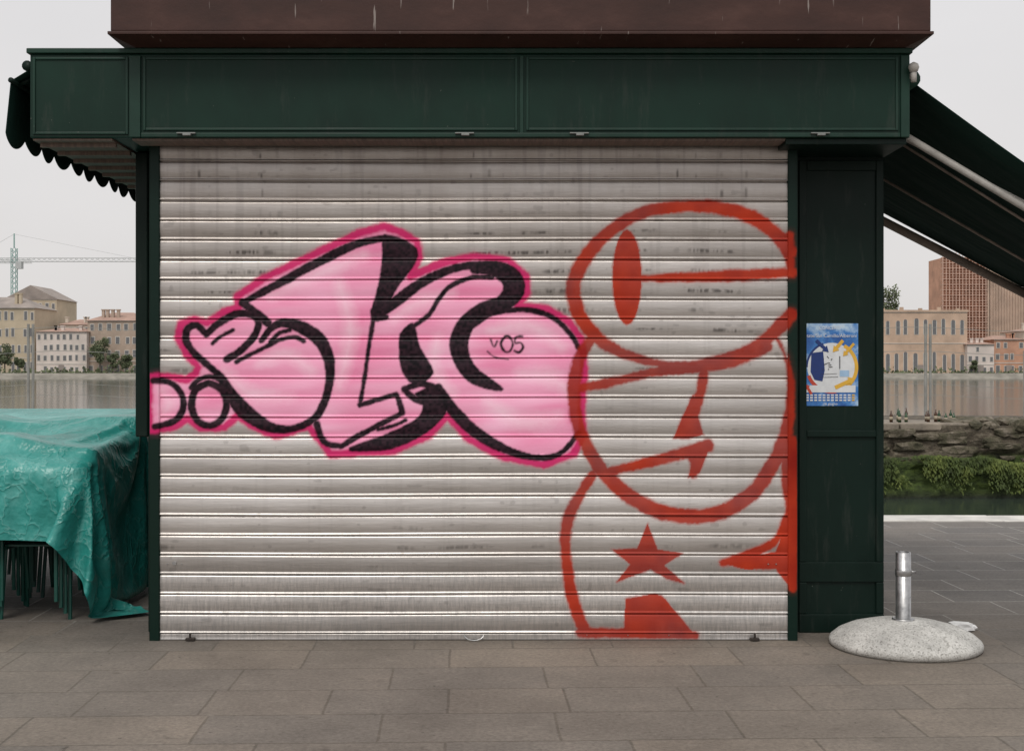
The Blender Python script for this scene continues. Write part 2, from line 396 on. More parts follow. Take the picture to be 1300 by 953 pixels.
mb=MB(); mb.box(fx0,fx1,yf,YB+.15,fzb,fzt-.03); mb.obj('fascia',M_green,kiosk,bevel=.006)
MB().box(fx0-.015,fx1+.012,yf-.018,YB+.16,fzt-.029,fzt).obj('fascia_lip',M_green2,kiosk,bevel=.005)
mb=MB()
def P(x): return (x-650)*df/F
def PZ(y): return H-(y-470)*df/F
def frame(x0,x1,ya,yb,w=.014,dpt=.008):
    a,bb,zt,zb=P(x0),P(x1),PZ(ya),PZ(yb); y1=yf-.001; y0=yf-dpt
    mb.box(a,a+w,y0,y1,zb,zt); mb.box(bb-w,bb,y0,y1,zb,zt); mb.box(a+w+.001,bb-w-.001,y0,y1,zt-w,zt); mb.box(a+w+.001,bb-w-.001,y0,y1,zb,zb+w)
frame(42,163,73,171); frame(182,657,73,166); frame(668,1140,73,166)
mb.box(P(165),P(179),yf-.014,yf-.001,fzb+.001,PZ(71)); mb.box(P(1143),P(1154),yf-.014,yf-.001,fzb+.001,PZ(71)); mb.box(P(660),P(664.5),yf-.012,yf-.001,PZ(170),PZ(71))
mb.box(P(180),P(1142),yf-.016,yf-.001,fzb+.001,PZ(169.5))
mb.obj('fascia_mouldings',M_green2,kiosk,bevel=.003)
mb=MB()
for x in (238,590,735,1040): mb.box(P(x-12),P(x+12),yf-.035,yf-.017,PZ(171.0),PZ(169.6)); mb.box(P(x-4),P(x+6),yf-.04,yf-.017,PZ(173.5),PZ(171.1))
mb.obj('fascia_catches',mat('dull_zinc',(.22,.23,.22),.5,.5,20,.3),kiosk,bevel=.001)
mb=MB(); mb.box(fx0+.01,XPL-.08,yf+.02,YB+.1,fzb-.012,fzb-.001); mb.box(-2.13,2.13,yf+.02,-.03,fzb-.012,fzb-.001)
for k in range(12): mb.box(fx0+.02,XPL-.085,yf+.1+k*.27,yf+.13+k*.27,fzb-.035,fzb-.013)
mb.obj('soffit',M_soffit,kiosk)
MB().box(P(998),P(1152),yf+.012,YB+.1,fzb-.035,fzb-.001).obj('fascia_return',M_greend,kiosk,bevel=.004)
dbx=6.87; yb_=dbx-D0; bx0,bx1=(140-650)*dbx/F,(1182-650)*dbx/F; bz=H+427*dbx/F
mb=MB(); mb.box(bx0,bx1,yb_,YB-.1,bz+.012,bz+.9)
mb.obj('roof_sign_box',M_brown,kiosk,bevel=.008)
MB().box(bx0-.012,bx1+.012,yb_-.014,YB-.09,bz-.006,bz+.011).obj('sign_box_trim',M_brown,kiosk,bevel=.003)
mb=MB()
i=.09; vs=[(bx0,yb_,bz-.007),(bx1,yb_,bz-.007),(bx1,YB-.1,bz-.007),(bx0,YB-.1,bz-.007),(bx0+i,yb_+.16,fzt+.002),(bx1-i,yb_+.16,fzt+.002),(bx1-i,YB-.2,fzt+.002),(bx0+i,YB-.2,fzt+.002)]
mb.add(vs,[(0,3,2,1),(4,5,6,7),(0,1,5,4),(1,2,6,5),(2,3,7,6),(3,0,4,7)]); mb.obj('sign_box_skirt',M_brown,kiosk)
mb=MB(); hx=(602-650)/S
pts=[(hx+.055*math.cos(a),-.03-.012*math.sin(a),.004+.03-.028*math.sin(a)) for a in np.linspace(0,math.pi,9)]
mb.path(pts,.0045,6); 
for x in (213,231,985,975): mb.tube(((x-650)/S,-.004,.44),((x-650)/S,-.010,.44),.004,8)
mb.tube(((222-650)/S,-.004,.445),((222-650)/S,-.014,.445),.012,12)
for x in range(225,1000,52): mb.tube(((x-650)/S,-.002,.03),((x-650)/S,-.008,.03),.003,6)
mb.obj('shutter_hardware',M_steel,kiosk)
mb=MB()
for x in (243,957):
    xx=(x-650)/S; mb.box(xx-.026,xx+.026,-.04,-.008,.004,.018); mb.tube((xx,-.03,.0),(xx,-.03,.045),.007)
mb.obj('floor_catches',mat('old_iron',(.05,.04,.035),.6,.5,30,.4),kiosk,bevel=.002)

# awnings (fabric)
M_aw,nt,b=new_mat('awning_fabric')
n=noise_node(nt,2,5,.6); r=ramp(nt,n.outputs['Fac'],[(.3,(.004,.020,.015)),(.7,(.008,.033,.025))])
nt.links.new(r.outputs['Color'],b.inputs['Base Color']); b.inputs['Roughness'].default_value=.85; b.inputs['Specular IOR Level'].default_value=.2
n=noise_node(nt,5,3,.5,mapscale=(.4,1.6,1)); bump(nt,b,n.outputs['Fac'],.4,.05)
def fabric(name,fn,nu,nv,parent,th=.003):
    vs=[fn(i/nu,j/nv) for j in range(nv+1) for i in range(nu+1)]
    fs=[(j*(nu+1)+i,j*(nu+1)+i+1,(j+1)*(nu+1)+i+1,(j+1)*(nu+1)+i) for j in range(nv) for i in range(nu)]
    m=MB().add(vs,fs); o=m.obj(name,M_aw,parent,True)
    s=o.modifiers.new('solid','SOLIDIFY'); s.thickness=th; return o
aw=empty('awning')
yn,yfar=yf+.03,10.06-D0
A0=Vector((2.236,yn,3.185));A1=Vector((4.05,yn,1.95));B0=Vector((2.236,yfar,3.20));B1=Vector((4.09,yfar,2.215))
def fa(u,v):
    p=(A0.lerp(A1,u)).lerp(B0.lerp(B1,u),v); p=p.copy()
    p.z-=.05*math.sin(math.pi*u)*(.6+.4*math.sin(v*19))*(1-v) ; p.z-=.006*math.sin(v*40)*u; return p
fabric('fabric',fa,24,60,aw)
def fv(u,v):
    p=A1.lerp(B1,u).copy(); z=p.z-v*(.19+.035*abs(math.sin(u*math.pi*13))); p.z=z; p.x+=.01*math.sin(u*70)*v; return p
fabric('valance',fv,150,6,aw)
mb=MB(); mb.tube(A1+Vector((0,-.02,.01)),B1+Vector((0,.02,.01)),.028,10)
mb.tube((2.20,yn+.2,2.95),(3.98,yn+.12,1.86),.022,10); mb.tube((2.21,yn+.24,2.93),(3.9,yn+.16,2.03),.008,8)
mb.box(2.19,2.25,yn+.1,yn+.3,2.86,3.0)
mb.obj('arms',M_white,aw,True)
mb=MB()
mb.tube(B0+Vector((-.03,-.03,-.075)),B1+Vector((0,-.03,-.055)),.036,10)
for v in (.3,.62): mb.tube(A0.lerp(B0,v)+Vector((0,0,-.06)),A1.lerp(B1,v)+Vector((-.02,0,-.03)),.009,6)
mb.obj('rafters',mat('rafter_paint',(.34,.28,.24),.6,0,8,.3),aw,True)
mb=MB(); mb.tube(A0+Vector((0,-.03,.0)),B0,.05,12); mb.obj('roller_tube',M_green2,aw,True)
mb=MB(); c=W(1160,86,7.0); mb.tube(c+Vector((-.0,.12,-.09)),c+Vector((0,.02,-.02)),.010); mb.lathe(c+Vector((0,0,-.03)),[(.004,0),(.022,.008),(.03,.03),(.024,.05),(.006,.06)],16); mb.tube(c+Vector((0,0,-.08)),c+Vector((0,0,-.02)),.016,10)
mb.obj('pulley',M_white,aw,True)
aw2=empty('awning.001')
L0=Vector((fx0+.0,yf-.0,3.24));L1=Vector((-2.80,yf,3.19)); Y2=YB+.1
fabric('fabric',lambda u,v:Vector((L0.x+(L1.x-L0.x-.012)*u,yf+.01+(Y2-yf)*v,L0.z-.07*u)),6,20,aw2)
def fl(u,v):
    y=yf+(Y2-yf)*u; z=3.17-v*(.285+.07*abs(math.sin((y-yf)*math.pi/.25))**.7); return Vector((-2.805+.010*math.sin(y*9)*v-.02*v,y,z))
fabric('valance',fl,300,8,aw2)
mb=MB(); mb.tube((-2.80,yf-.01,3.175),(-2.80,Y2,3.175),.016,10); mb.tube((fx0-.02,yf+.01,3.26),(fx0-.02,Y2,3.26),.03,12); mb.tube((fx0-.02,yf+.08,3.2),(-2.79,yf+.08,3.17),.014,8)
mb.obj('roller_tube',M_greend,aw2,True)

# ------------------------------------------------------------ poster
post=empty('poster')
M_pb,nt,b=new_mat('poster_sky_print'); n=noise_node(nt,9,6,.6); r=ramp(nt,n.outputs['Fac'],[(.33,(.015,.075,.30)),(.5,(.05,.20,.52)),(.62,(.40,.56,.74)),(.75,(.7,.76,.8))]); nt.links.new(r.outputs['Color'],b.inputs['Base Color']); b.inputs['Roughness'].default_value=.35
def flat(name,c,rough=.4): return mat(name,c,rough,0,20,.08)
Mw,My,Mr,Mn=flat('print_white',(.68,.70,.72)),flat('print_yellow',(.72,.42,.05)),flat('print_red',(.5,.06,.03)),flat('print_navy',(.01,.035,.17))
Mlb=flat('print_light_blue',(.35,.52,.72)); Mk=flat('print_black',(.03,.03,.04))
dp=7.494-.004
yp=dp-D0
def PP(x,y,l=0): v=W(x,y,dp); v.y=yp-.0006*l; return v
def quad(name,x0,y0,x1,y1,m,l): MB().add([PP(x0,y1,l),PP(x1,y1,l),PP(x1,y0,l),PP(x0,y0,l)],[(0,1,2,3)]).obj(name,m,post)
MB().box(PP(1017,0).x,PP(1089.5,0).x,yp,YP-.0005,PP(0,515).z,PP(0,410.5).z).obj('sheet',M_pb,post)
def disc(name,cx,cy,r0,r1,a0,a1,m,l,n=40):
    vs=[];fs=[]
    for i in range(n+1):
        a=math.radians(a0+(a1-a0)*i/n)
        vs+= [PP(cx+r0*math.cos(a),cy-r0*math.sin(a),l),PP(cx+r1*math.cos(a),cy-r1*math.sin(a),l)]
    for i in range(n): fs.append((2*i,2*i+1,2*i+3,2*i+2))
    MB().add(vs,fs).obj(name,m,post)
disc('disc_white',1056,466,0.1,31,0,360,Mw,1); disc('arc_yellow',1056,466,29,33.5,-70,60,My,2); disc('arc_red',1056,466,29,33.5,-160,-80,Mr,2); disc('arc_blue',1056,466,30.5,33,110,180,Mn,2)
MB().add([PP(1030,448,3),PP(1045,446,3),PP(1047,470,3),PP(1044,484,3),PP(1034,482,3),PP(1029,472,3)],[(0,5,4,3,2,1)]).obj('map_panel',Mn,post)
quad('price_panel',1022,489,1086,498,Mw,4)
quad('key_panel',1066,470,1078,478,Mlb,3)
def arrow(name,x0,y0,x1,y1,w,m,l):
    a=PP(x0,y0,l);b_=PP(x1,y1,l); d_=(b_-a).normalized(); n_=Vector((-d_.z,0,d_.x)); h=w*1.6
    vs=[a-n_*w*.45,a+n_*w*.45,b_-d_*h+n_*w*.45,b_-d_*h+n_*w,b_,b_-d_*h-n_*w,b_-d_*h-n_*w*.45]
    MB().add(vs,[(0,1,2,3,4,5,6)]).obj(name,m,post)
arrow('arrow_a',1036,432,1052,447,.022,Mn,5); arrow('arrow_b',1070,432,1057,447,.022,My,5); arrow('arrow_c',1084,436,1070,452,.018,My,6); arrow('arrow_d',1060,492,1086,480,.026,My,6); arrow('arrow_e',1030,500,1022,487,.018,Mr,6)
random.seed(3)
mb=MB()
for r_ in range(3):
    for k in range(12):
        x=1023+k*5.3; y=500.5+r_*3.2; w=3.6
        mb.add([PP(x,y+1.8,5),PP(x+w,y+1.8,5),PP(x+w,y,5),PP(x,y,5)],[(0,1,2,3)],1 if k==11 else 0)
mb.obj('print_table',[Mw,My],post)
mb=MB()
for k in range(9):
    x=1052+random.gauss(0,5);y=462+random.gauss(0,5)
    mb.tube(PP(x,y,4.5),PP(x+random.uniform(-5,5),y+random.uniform(-3,3),4.5),.0022,4)
mb.tube(PP(1066,452,4.5),PP(1066,468,4.5),.003,4); mb.tube(PP(1040,479,4.5),PP(1064,478,4.5),.001,4); mb.tube(PP(1042,475,4.5),PP(1062,474,4.5),.001,4)
mb.obj('map_islands',Mk,post)
def text(body,x,y,size,m,parent,l=6):
    cu=bpy.data.curves.new('title_text','FONT'); cu.body=body; cu.size=size; cu.align_x='CENTER'
    o=bpy.data.objects.new('title_text',cu); scene.collection.objects.link(o); o.location=PP(x,y,l); o.rotation_euler=(math.pi/2,0,0); cu.materials.append(m); o.parent=parent
text('CONCERTI',1053,418,.026,Mw,post); text('Estate/San Camillo/Alberoni',1053,428,.0285,Mw,post); text('16 giugno',1054,513.8,.022,Mw,post)

# ------------------------------------------------------------ ground / pavement
M_pav,nt,b=new_mat('stone_paving')
tc=N(nt,'ShaderNodeTexCoord'); mp=N(nt,'ShaderNodeMapping'); mp.inputs['Location'].default_value=(.33,.20,0); mp.inputs['Rotation'].default_value=(0,0,math.radians(-2))
nt.links.new(tc.outputs['Object'],mp.inputs['Vector'])
wn=noise_node(nt,1.1,2); wv=N(nt,'ShaderNodeVectorMath',operation='SCALE'); nt.links.new(wn.outputs['Color'],wv.inputs[0]); wv.inputs['Scale'].default_value=.03
wn2=noise_node(nt,30,3); wv2=N(nt,'ShaderNodeVectorMath',operation='SCALE'); nt.links.new(wn2.outputs['Color'],wv2.inputs[0]); wv2.inputs['Scale'].default_value=.012
av=N(nt,'ShaderNodeVectorMath',operation='ADD'); nt.links.new(mp.outputs['Vector'],av.inputs[0]); nt.links.new(wv.outputs[0],av.inputs[1])
av2=N(nt,'ShaderNodeVectorMath',operation='ADD'); nt.links.new(av.outputs[0],av2.inputs[0]); nt.links.new(wv2.outputs[0],av2.inputs[1])
br=N(nt,'ShaderNodeTexBrick',offset=.37,squash=.72,squash_frequency=3); nt.links.new(av2.outputs[0],br.inputs['Vector'])
br.inputs['Scale'].default_value=1; br.inputs['Brick Width'].default_value=.78; br.inputs['Row Height'].default_value=.44; br.inputs['Mortar Size'].default_value=.009; br.inputs['Mortar Smooth'].default_value=.7
br.inputs['Color1'].default_value=(.232,.202,.172,1); br.inputs['Color2'].default_value=(.190,.172,.154,1); br.inputs['Mortar'].default_value=(.148,.130,.11,1); br.inputs['Bias'].default_value=-.1
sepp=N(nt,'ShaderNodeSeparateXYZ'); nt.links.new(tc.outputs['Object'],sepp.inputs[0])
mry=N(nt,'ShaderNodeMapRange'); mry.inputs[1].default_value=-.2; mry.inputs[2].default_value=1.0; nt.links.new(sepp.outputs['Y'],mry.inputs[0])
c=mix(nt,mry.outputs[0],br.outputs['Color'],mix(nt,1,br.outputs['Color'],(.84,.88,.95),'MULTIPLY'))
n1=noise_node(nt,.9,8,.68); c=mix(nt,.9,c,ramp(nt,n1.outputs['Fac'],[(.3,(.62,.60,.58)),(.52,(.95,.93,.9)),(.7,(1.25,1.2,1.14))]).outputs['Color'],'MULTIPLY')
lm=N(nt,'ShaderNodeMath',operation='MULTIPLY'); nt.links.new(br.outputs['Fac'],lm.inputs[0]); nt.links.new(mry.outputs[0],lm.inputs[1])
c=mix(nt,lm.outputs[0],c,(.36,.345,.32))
n2=noise_node(nt,45,6,.8); c=mix(nt,.9,c,ramp(nt,n2.outputs['Fac'],[(.3,.55),(.7,1.3)]).outputs['Color'],'MULTIPLY')
n3=noise_node(nt,7,4,.6); c=mix(nt,ramp(nt,n3.outputs['Fac'],[(.62,0),(.72,.5)]).outputs['Color'],c,(.085,.072,.06))
n4=noise_node(nt,22,2,.5); c=mix(nt,ramp(nt,n4.outputs['Fac'],[(.72,0),(.74,.6)]).outputs['Color'],c,(.04,.035,.03))
n5=noise_node(nt,5,6,.8,mapscale=(1,2.2,1)); c=mix(nt,ramp(nt,n5.outputs['Fac'],[(.58,0),(.72,.5)]).outputs['Color'],c,(.33,.295,.255))
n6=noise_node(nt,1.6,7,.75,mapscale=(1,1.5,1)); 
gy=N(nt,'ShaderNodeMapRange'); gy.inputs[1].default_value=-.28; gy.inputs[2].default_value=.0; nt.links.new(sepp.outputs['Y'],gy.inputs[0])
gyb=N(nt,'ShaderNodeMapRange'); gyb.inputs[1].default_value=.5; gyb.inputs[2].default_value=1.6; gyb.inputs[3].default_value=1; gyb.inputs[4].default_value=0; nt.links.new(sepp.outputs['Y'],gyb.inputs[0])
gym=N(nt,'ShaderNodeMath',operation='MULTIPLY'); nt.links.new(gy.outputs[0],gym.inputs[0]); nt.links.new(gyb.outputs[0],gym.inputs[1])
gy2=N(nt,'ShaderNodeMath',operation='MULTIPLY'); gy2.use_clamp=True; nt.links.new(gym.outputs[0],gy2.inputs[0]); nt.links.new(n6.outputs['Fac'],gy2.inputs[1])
c=mix(nt,gy2.outputs[0],c,mix(nt,1,c,(.5,.48,.46),'MULTIPLY'))  # contact shade and some grime along the kiosk base, painted into the paving
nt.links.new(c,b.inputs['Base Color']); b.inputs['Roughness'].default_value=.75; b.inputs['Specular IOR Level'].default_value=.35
inv=N(nt,'ShaderNodeInvert'); nt.links.new(br.outputs['Fac'],inv.inputs['Color'])
hm=mix(nt,.5,inv.outputs['Color'],n2.outputs['Fac']); bump(nt,b,hm,.42,.007)
yq0,yq1=12.96-D0,13.45-D0
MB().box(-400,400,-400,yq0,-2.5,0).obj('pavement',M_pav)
M_kerb=mat('istrian_stone',(.58,.56,.52),.6,0,4,.25,40,.3,.006)
mb=MB(); x=-60
while x<60:
    w=random.uniform(1.1,1.7); mb.box(x,x+w-.008,yq0+.004,yq1,-.35,.012+random.uniform(-.003,.003)); x+=w
mb.box(-400,400,yq0+.002,yq1-.05,-2.5,-.351); mb.obj('quay_edge_kerb',M_kerb,bevel=.01)
WZ=-.9
M_wat,nt,b=new_mat('lagoon_water'); b.inputs['Base Color'].default_value=(.035,.048,.038,1); b.inputs['Roughness'].default_value=.09; b.inputs['IOR'].default_value=1.33
n=noise_node(nt,1.1,6,.6,mapscale=(.6,1.4,1)); bump(nt,b,n.outputs['Fac'],.17,.08)
MB().add([(-5000,yq1-.1,WZ),(5000,yq1-.1,WZ),(5000,6000,WZ),(-5000,6000,WZ)],[(0,1,2,3)]).obj('lagoon_water',M_wat)

# ------------------------------------------------------------ stone pier with moss
M_pier,nt,b=new_mat('old_stone_wall')
tc=N(nt,'ShaderNodeTexCoord'); sep=N(nt,'ShaderNodeSeparateXYZ'); nt.links.new(tc.outputs['Object'],sep.inputs[0])
n1=noise_node(nt,1.2,8,.7); n2=noise_node(nt,6,6,.7,mapscale=(1,1,1.6))
stc=ramp(nt,n2.outputs['Fac'],[(.3,(.02,.016,.011)),(.5,(.09,.072,.05)),(.72,(.23,.20,.15))]).outputs['Color']
zz=N(nt,'ShaderNodeMath',operation='MULTIPLY_ADD'); nt.links.new(n1.outputs['Fac'],zz.inputs[0]); zz.inputs[1].default_value=.7; nt.links.new(sep.outputs['Z'],zz.inputs[2])
ms=ramp(nt,zz.outputs[0],[(.0,1),(.16,1),(.34,0)])
moss=ramp(nt,n2.outputs['Fac'],[(.3,(.010,.016,.003)),(.5,(.04,.065,.010)),(.7,(.09,.13,.022))]).outputs['Color']
c=mix(nt,ms.outputs['Color'],stc,moss)
mr=N(nt,'ShaderNodeMapRange'); mr.inputs[1].default_value=-.9; mr.inputs[2].default_value=-.72; nt.links.new(sep.outputs['Z'],mr.inputs[0])
c=mix(nt,mr.outputs[0],(.012,.016,.008),c)
nt.links.new(c,b.inputs['Base Color']); b.inputs['Roughness'].default_value=.85; bump(nt,b,n2.outputs['Fac'],.8,.06)
yp0=24.55-D0; yp1=30-D0
pier=empty('stone_pier')
nx,nz=420,34
xs=np.linspace(-30,30,nx); vs=[];fs=[]
for j in range(nz):
    for x in xs:
        if j<20: t=j/19.; z=-1.3+t*1.78; y=yp0-.12+.12*t; 
        else: t=(j-19)/14.; z=.48; y=yp0+t*(yp1-yp0)
        bx=math.floor(x/1.1+ (math.floor(z/.35)%2)*.5); bz_=math.floor(z/.35)
        h=((bx*73856093)^(bz_*19349663))%1000/1000.
        nn=mnoise.noise(Vector((x*1.3,y*.8,z*2.2)))+.5*mnoise.noise(Vector((x*4,y*3,z*6)))
        if j<20:
            y+=-.10*nn+ -.10*h
            if z<-.1: y-=.16*max(0,(-.1-z))*1.2
            if j==19: z+=.03*nn
        else: z+=.035*nn
        vs.append((x,y,z))
fs=[(j*nx+i,j*nx+i+1,(j+1)*nx+i+1,(j+1)*nx+i) for j in range(nz-1) for i in range(nx-1)]
MB().add(vs,fs).obj('wall_and_top',M_pier,pier)
MB().box(-30,30,yp1-.05,yp1,-1.3,.45).obj('back_face',M_pier,pier)
M_slab=mat('concrete_slab',(.23,.195,.155),.85,0,3,.45,20,.6,.02)
mb=MB(); x=6.0
while x<8.9:
    w=random.uniform(1.0,1.6); mb.box(x,x+w-.03,yp0-.10,yp0+1.6,.38,.53); x+=w
mb.obj('coping',M_slab,pier,bevel=.03)
def rock(mb,c,r,seed,mi=0,sq=(1,1,.7)):
    import bmesh
    bm=bmesh.new(); bmesh.ops.create_icosphere(bm,subdivisions=2,radius=1)
    vs=[]
    for v in bm.verts:
        k=1+.55*mnoise.noise(v.co*1.3+Vector((seed*7.1,seed*3.3,0)))
        p=v.co.copy(); p=Vector([max(-.72,min(.72,q)) for q in p])*1.25*k
        vs.append((c[0]+p.x*r*sq[0],c[1]+p.y*r*sq[1],c[2]+p.z*r*sq[2]))
    mb.add(vs,[tuple(v.index for v in f.verts) for f in bm.faces],mi); bm.free()
M_rub,nt,b=new_mat('rubble_stone'); n=noise_node(nt,3.5,8,.75); r=ramp(nt,n.outputs['Fac'],[(.3,(.02,.018,.012)),(.45,(.075,.068,.04)),(.58,(.16,.135,.10)),(.72,(.33,.29,.24))]); nt.links.new(r.outputs['Color'],b.inputs['Base Color']); b.inputs['Roughness'].default_value=.9; n=noise_node(nt,14,5,.7); bump(nt,b,n.outputs['Fac'],.9,.04)
mb=MB()
for k in range(200):
    x=random.choice([random.uniform(8.6,16),random.uniform(8.6,16),random.uniform(-26,16)]); r=random.uniform(.05,.19) if x>8.8 else random.uniform(.03,.06)
    rock(mb,(x,yp0+random.uniform(-.1,1.8),.47+r*.1),r,k)
for k in range(9):
    x=9.1+k*.8+random.uniform(-.2,.2); rock(mb,(x,yp0+.3,.50),random.uniform(.22,.36),k+500,0,(1.7,.9,.42))
for k in range(60):
    x=random.uniform(5,14); r=random.uniform(.07,.17); rock(mb,(x,yp0-.10,random.uniform(-.2,.36)),r,k+300,0,(1.8,.6,.6))
mb.obj('rubble',M_rub,pier)
M_weed,nt,b=new_mat('algae'); n=noise_node(nt,2.2,6,.75); r=ramp(nt,n.outputs['Fac'],[(.32,(.012,.018,.004)),(.5,(.045,.07,.010)),(.68,(.13,.16,.03))]); nt.links.new(r.outputs['Color'],b.inputs['Base Color']); b.inputs['Roughness'].default_value=.8
mb=MB(); rnd=random.Random(8)
for k in range(15000):
    x=rnd.uniform(3,16) ; gz=-.12-.05*math.sin(x*2.1)-.10*mnoise.noise(Vector((x*1.7,0,0)))
    z=gz-abs(rnd.gauss(0,.24)); 
    if z<-.78: z=rnd.uniform(-.76,-.25)
    if mnoise.noise(Vector((x*1.5,z*2.5,4)))<-.30: continue
    y=yp0-.24-.16*max(0,-.1-z)-rnd.uniform(0,.13)-.12*max(0,mnoise.noise(Vector((x*2.2,z*3,1))))
    s=rnd.uniform(.015,.04); a=rnd.gauss(0,.5); u=Vector((math.cos(a),rnd.gauss(0,.4),math.sin(a)*.5)).normalized(); w=Vector((rnd.gauss(0,.3),-.5,-.8)).normalized()
    p=Vector((x,y,z)); mb.add([p-u*s*.6,p+u*s*.6,p+u*s*.2+w*s*2,p-u*s*.2+w*s*2],[(0,1,2,3)])
mb.obj('seaweed',M_weed,pier)
M_glass=mat('green_glass',(.012,.05,.015),.12); M_glassb=mat('brown_glass',(.06,.025,.01),.12); M_label=mat('bottle_label',(.35,.30,.22),.6)
for k in range(16):
    px=1124+k*6.0+random.uniform(-2.5,2.5); 
    if 1160<px<1172: continue
    p=W(px,538,yp0+.5+D0); p.y+=random.uniform(-.25,.35); hh=random.uniform(.16,.28); rr_=.034
    mb=MB(); mb.lathe((p.x,p.y,.53),[(rr_,0),(rr_,hh*.6),(rr_*.8,hh*.7),(rr_*.4,hh*.8),(rr_*.38,hh)],12); mb.lathe((p.x,p.y,.53),[(rr_+.001,hh*.2),(rr_+.001,hh*.48)],12,1)
    mb.obj('glass_bottle',[random.choice([M_glass,M_glass,M_glassb]),M_label],None,True)
mb=MB(); yfn=29.0-D0
for px in (36,42,1175,1181):
    p=W(px,470,29); mb.tube((p.x,yfn,.4),(p.x,yfn,2.62),.032,8)
for px in (1120-160,1300,-90):
    p=W(px,470,29); mb.tube((p.x,yfn,.4),(p.x,yfn,2.0),.02,8)
for z in (.95,1.2,1.95,2.5):
    for k in range(40):
        xa_=-14+k*.7; 
        mb.tube((xa_,yfn,z-.05*math.sin(k*.9)),(xa_+.7,yfn,z-.05*math.sin((k+1)*.9)),.008,4)
mb.obj('wire_fence',mat('weathered_pole',(.30,.30,.28),.6,.3,4,.2))

# ------------------------------------------------------------ far shore (distance haze put into the base colours)
FS=360.0; yS=FS-D0
M_land=mat('far_land',(.25,.24,.21),.9,0,.05,.3)
mb=MB(); mb.box(-3000,3000,yS,5000,-2,.55); mb.obj('far_shore_land',M_land)
M_qw=mat('far_quay_wall',(.42,.39,.34),.9,0,.3,.3,mapscale=(1,1,3))
MB().box(-600,600,yS-.6,yS-.01,-1.5,.75).obj('far_quay_wall',M_qw)
def wallmat(name,c,amt=.14): return mat(name,c,.9,0,.22,amt)
M_win=mat('window_dark',(.15,.15,.155),.5); M_roof=mat('terracotta_roof',(.38,.25,.20),.9,0,.3,.25); M_roofg=mat('grey_roof',(.29,.25,.225),.9,0,.3,.25); M_trim=mat('stone_trim',(.58,.55,.50),.8,0,1,.1)
def building(name,x0,x1,ytop,d,wm,floors,cols,roof='hip',rm=None,rh=12,arch=False,depth=18,ww=.45,wh=.5,ybase=None):
    e=empty(name); a=W(x0,ytop,d); c_=W(x1,ytop,d); zt=a.z; zb=.5; X0,X1=a.x,c_.x; Y0=d-D0; Y1=Y0+depth
    MB().box(X0,X1,Y0,Y1,zb,zt).obj('walls',wm,e)
    fh=(zt-zb)/floors; cw=(X1-X0)/cols; mbw=MB(); mbt=MB()
    for f in range(floors):
        for c in range(cols):
            if random.random()<.08: continue
            cx=X0+(c+.5)*cw+random.uniform(-.12,.12)*cw; z0_=zb+f*fh+fh*(.28 if f else .08); hz_=fh*wh*(1 if f else 1.25)*random.uniform(.85,1.05); hw=cw*ww/2*random.uniform(.75,1.05)
            mbt.box(cx-hw-.16,cx+hw+.16,Y0-.06,Y0-.01,z0_-.14,z0_+hz_+.16)
            mbw.box(cx-hw,cx+hw,Y0-.10,Y0-.065,z0_,z0_+hz_)
            if arch:
                vs=[(cx+hw*math.cos(t),Y0-.10,z0_+hz_+hw*.9*math.sin(t)) for t in np.linspace(0,math.pi,9)]
                mbw.add(vs,[tuple(range(9))[::-1]])
        if f==floors-1 or f==0: mbt.box(X0-.05,X1+.05,Y0-.12,Y0-.01,zb+(f+1)*fh-.22,zb+(f+1)*fh-.02)
    mbw.obj('windows',M_win,e); mbt.obj('window_surrounds',M_trim,e)
    rm=rm or M_roof; rhm=rh*d/F; o=.5
    if roof=='hip':
        ins=min((X1-X0)*.3,depth*.45)
        vs=[(X0-o,Y0-o,zt),(X1+o,Y0-o,zt),(X1+o,Y1+o,zt),(X0-o,Y1+o,zt),(X0+ins,(Y0+Y1)/2,zt+rhm),(X1-ins,(Y0+Y1)/2,zt+rhm)]
        MB().add(vs,[(0,1,5,4),(1,2,5),(2,3,4,5),(3,0,4),(0,3,2,1)]).obj('roof',rm,e)
        m=MB(); 
        for k in range(2+int(cols/3)):
            cx=random.uniform(X0+1,X1-1); m.box(cx-.4,cx+.4,Y0+3,Y0+4,zt,zt+rhm*1.15)
            m.box(cx-.55,cx+.55,Y0+2.85,Y0+4.15,zt+rhm*1.15,zt+rhm*1.15+.3)
        m.obj('chimneys',wm,e)
    elif roof=='gable':
        cx=(X0+X1)/2; vs=[(X0-o,Y0-.3,zt),(X1+o,Y0-.3,zt),(cx,Y0-.3,zt+rhm),(X0-o,Y1,zt),(X1+o,Y1,zt),(cx,Y1,zt+rhm)]
        MB().add(vs,[(0,1,2),(3,5,4),(0,2,5,3),(1,4,5,2),(0,3,4,1)]).obj('roof',rm,e)
    elif roof=='parapet':
        m=MB(); m.box(X0-.3,X1+.3,Y0-.3,Y1,zt,zt+.6)
        for k in range(5): xx=X0+(k+.5)*(X1-X0)/5; m.box(xx-.5,xx+.5,Y0-.2,Y0+.6,zt+.6,zt+1.1+.3*(k%2))
        m.obj('parapet',wm,e)
    MB().box((X0+X1)/2-.8,(X0+X1)/2+.8,Y0-.16,Y0-.11,zb,zb+2.6).obj('door',M_roofg,e)
    return e
Wo=wallmat('ochre_plaster',(.49,.41,.30)); Wp=wallmat('pale_pink_plaster',(.64,.56,.51)); Wb=wallmat('brown_brick',(.41,.32,.255),.2); Wc=wallmat('cream_plaster',(.58,.52,.44)); Wr=wallmat('orange_brick',(.54,.39,.29),.2); Wd=wallmat('red_brick',(.50,.28,.19),.25)  # wall colours paled and desaturated to carry distance haze
building('ochre_palace',-60,44,391,372,Wo,4,13,'hip',M_roofg,16)
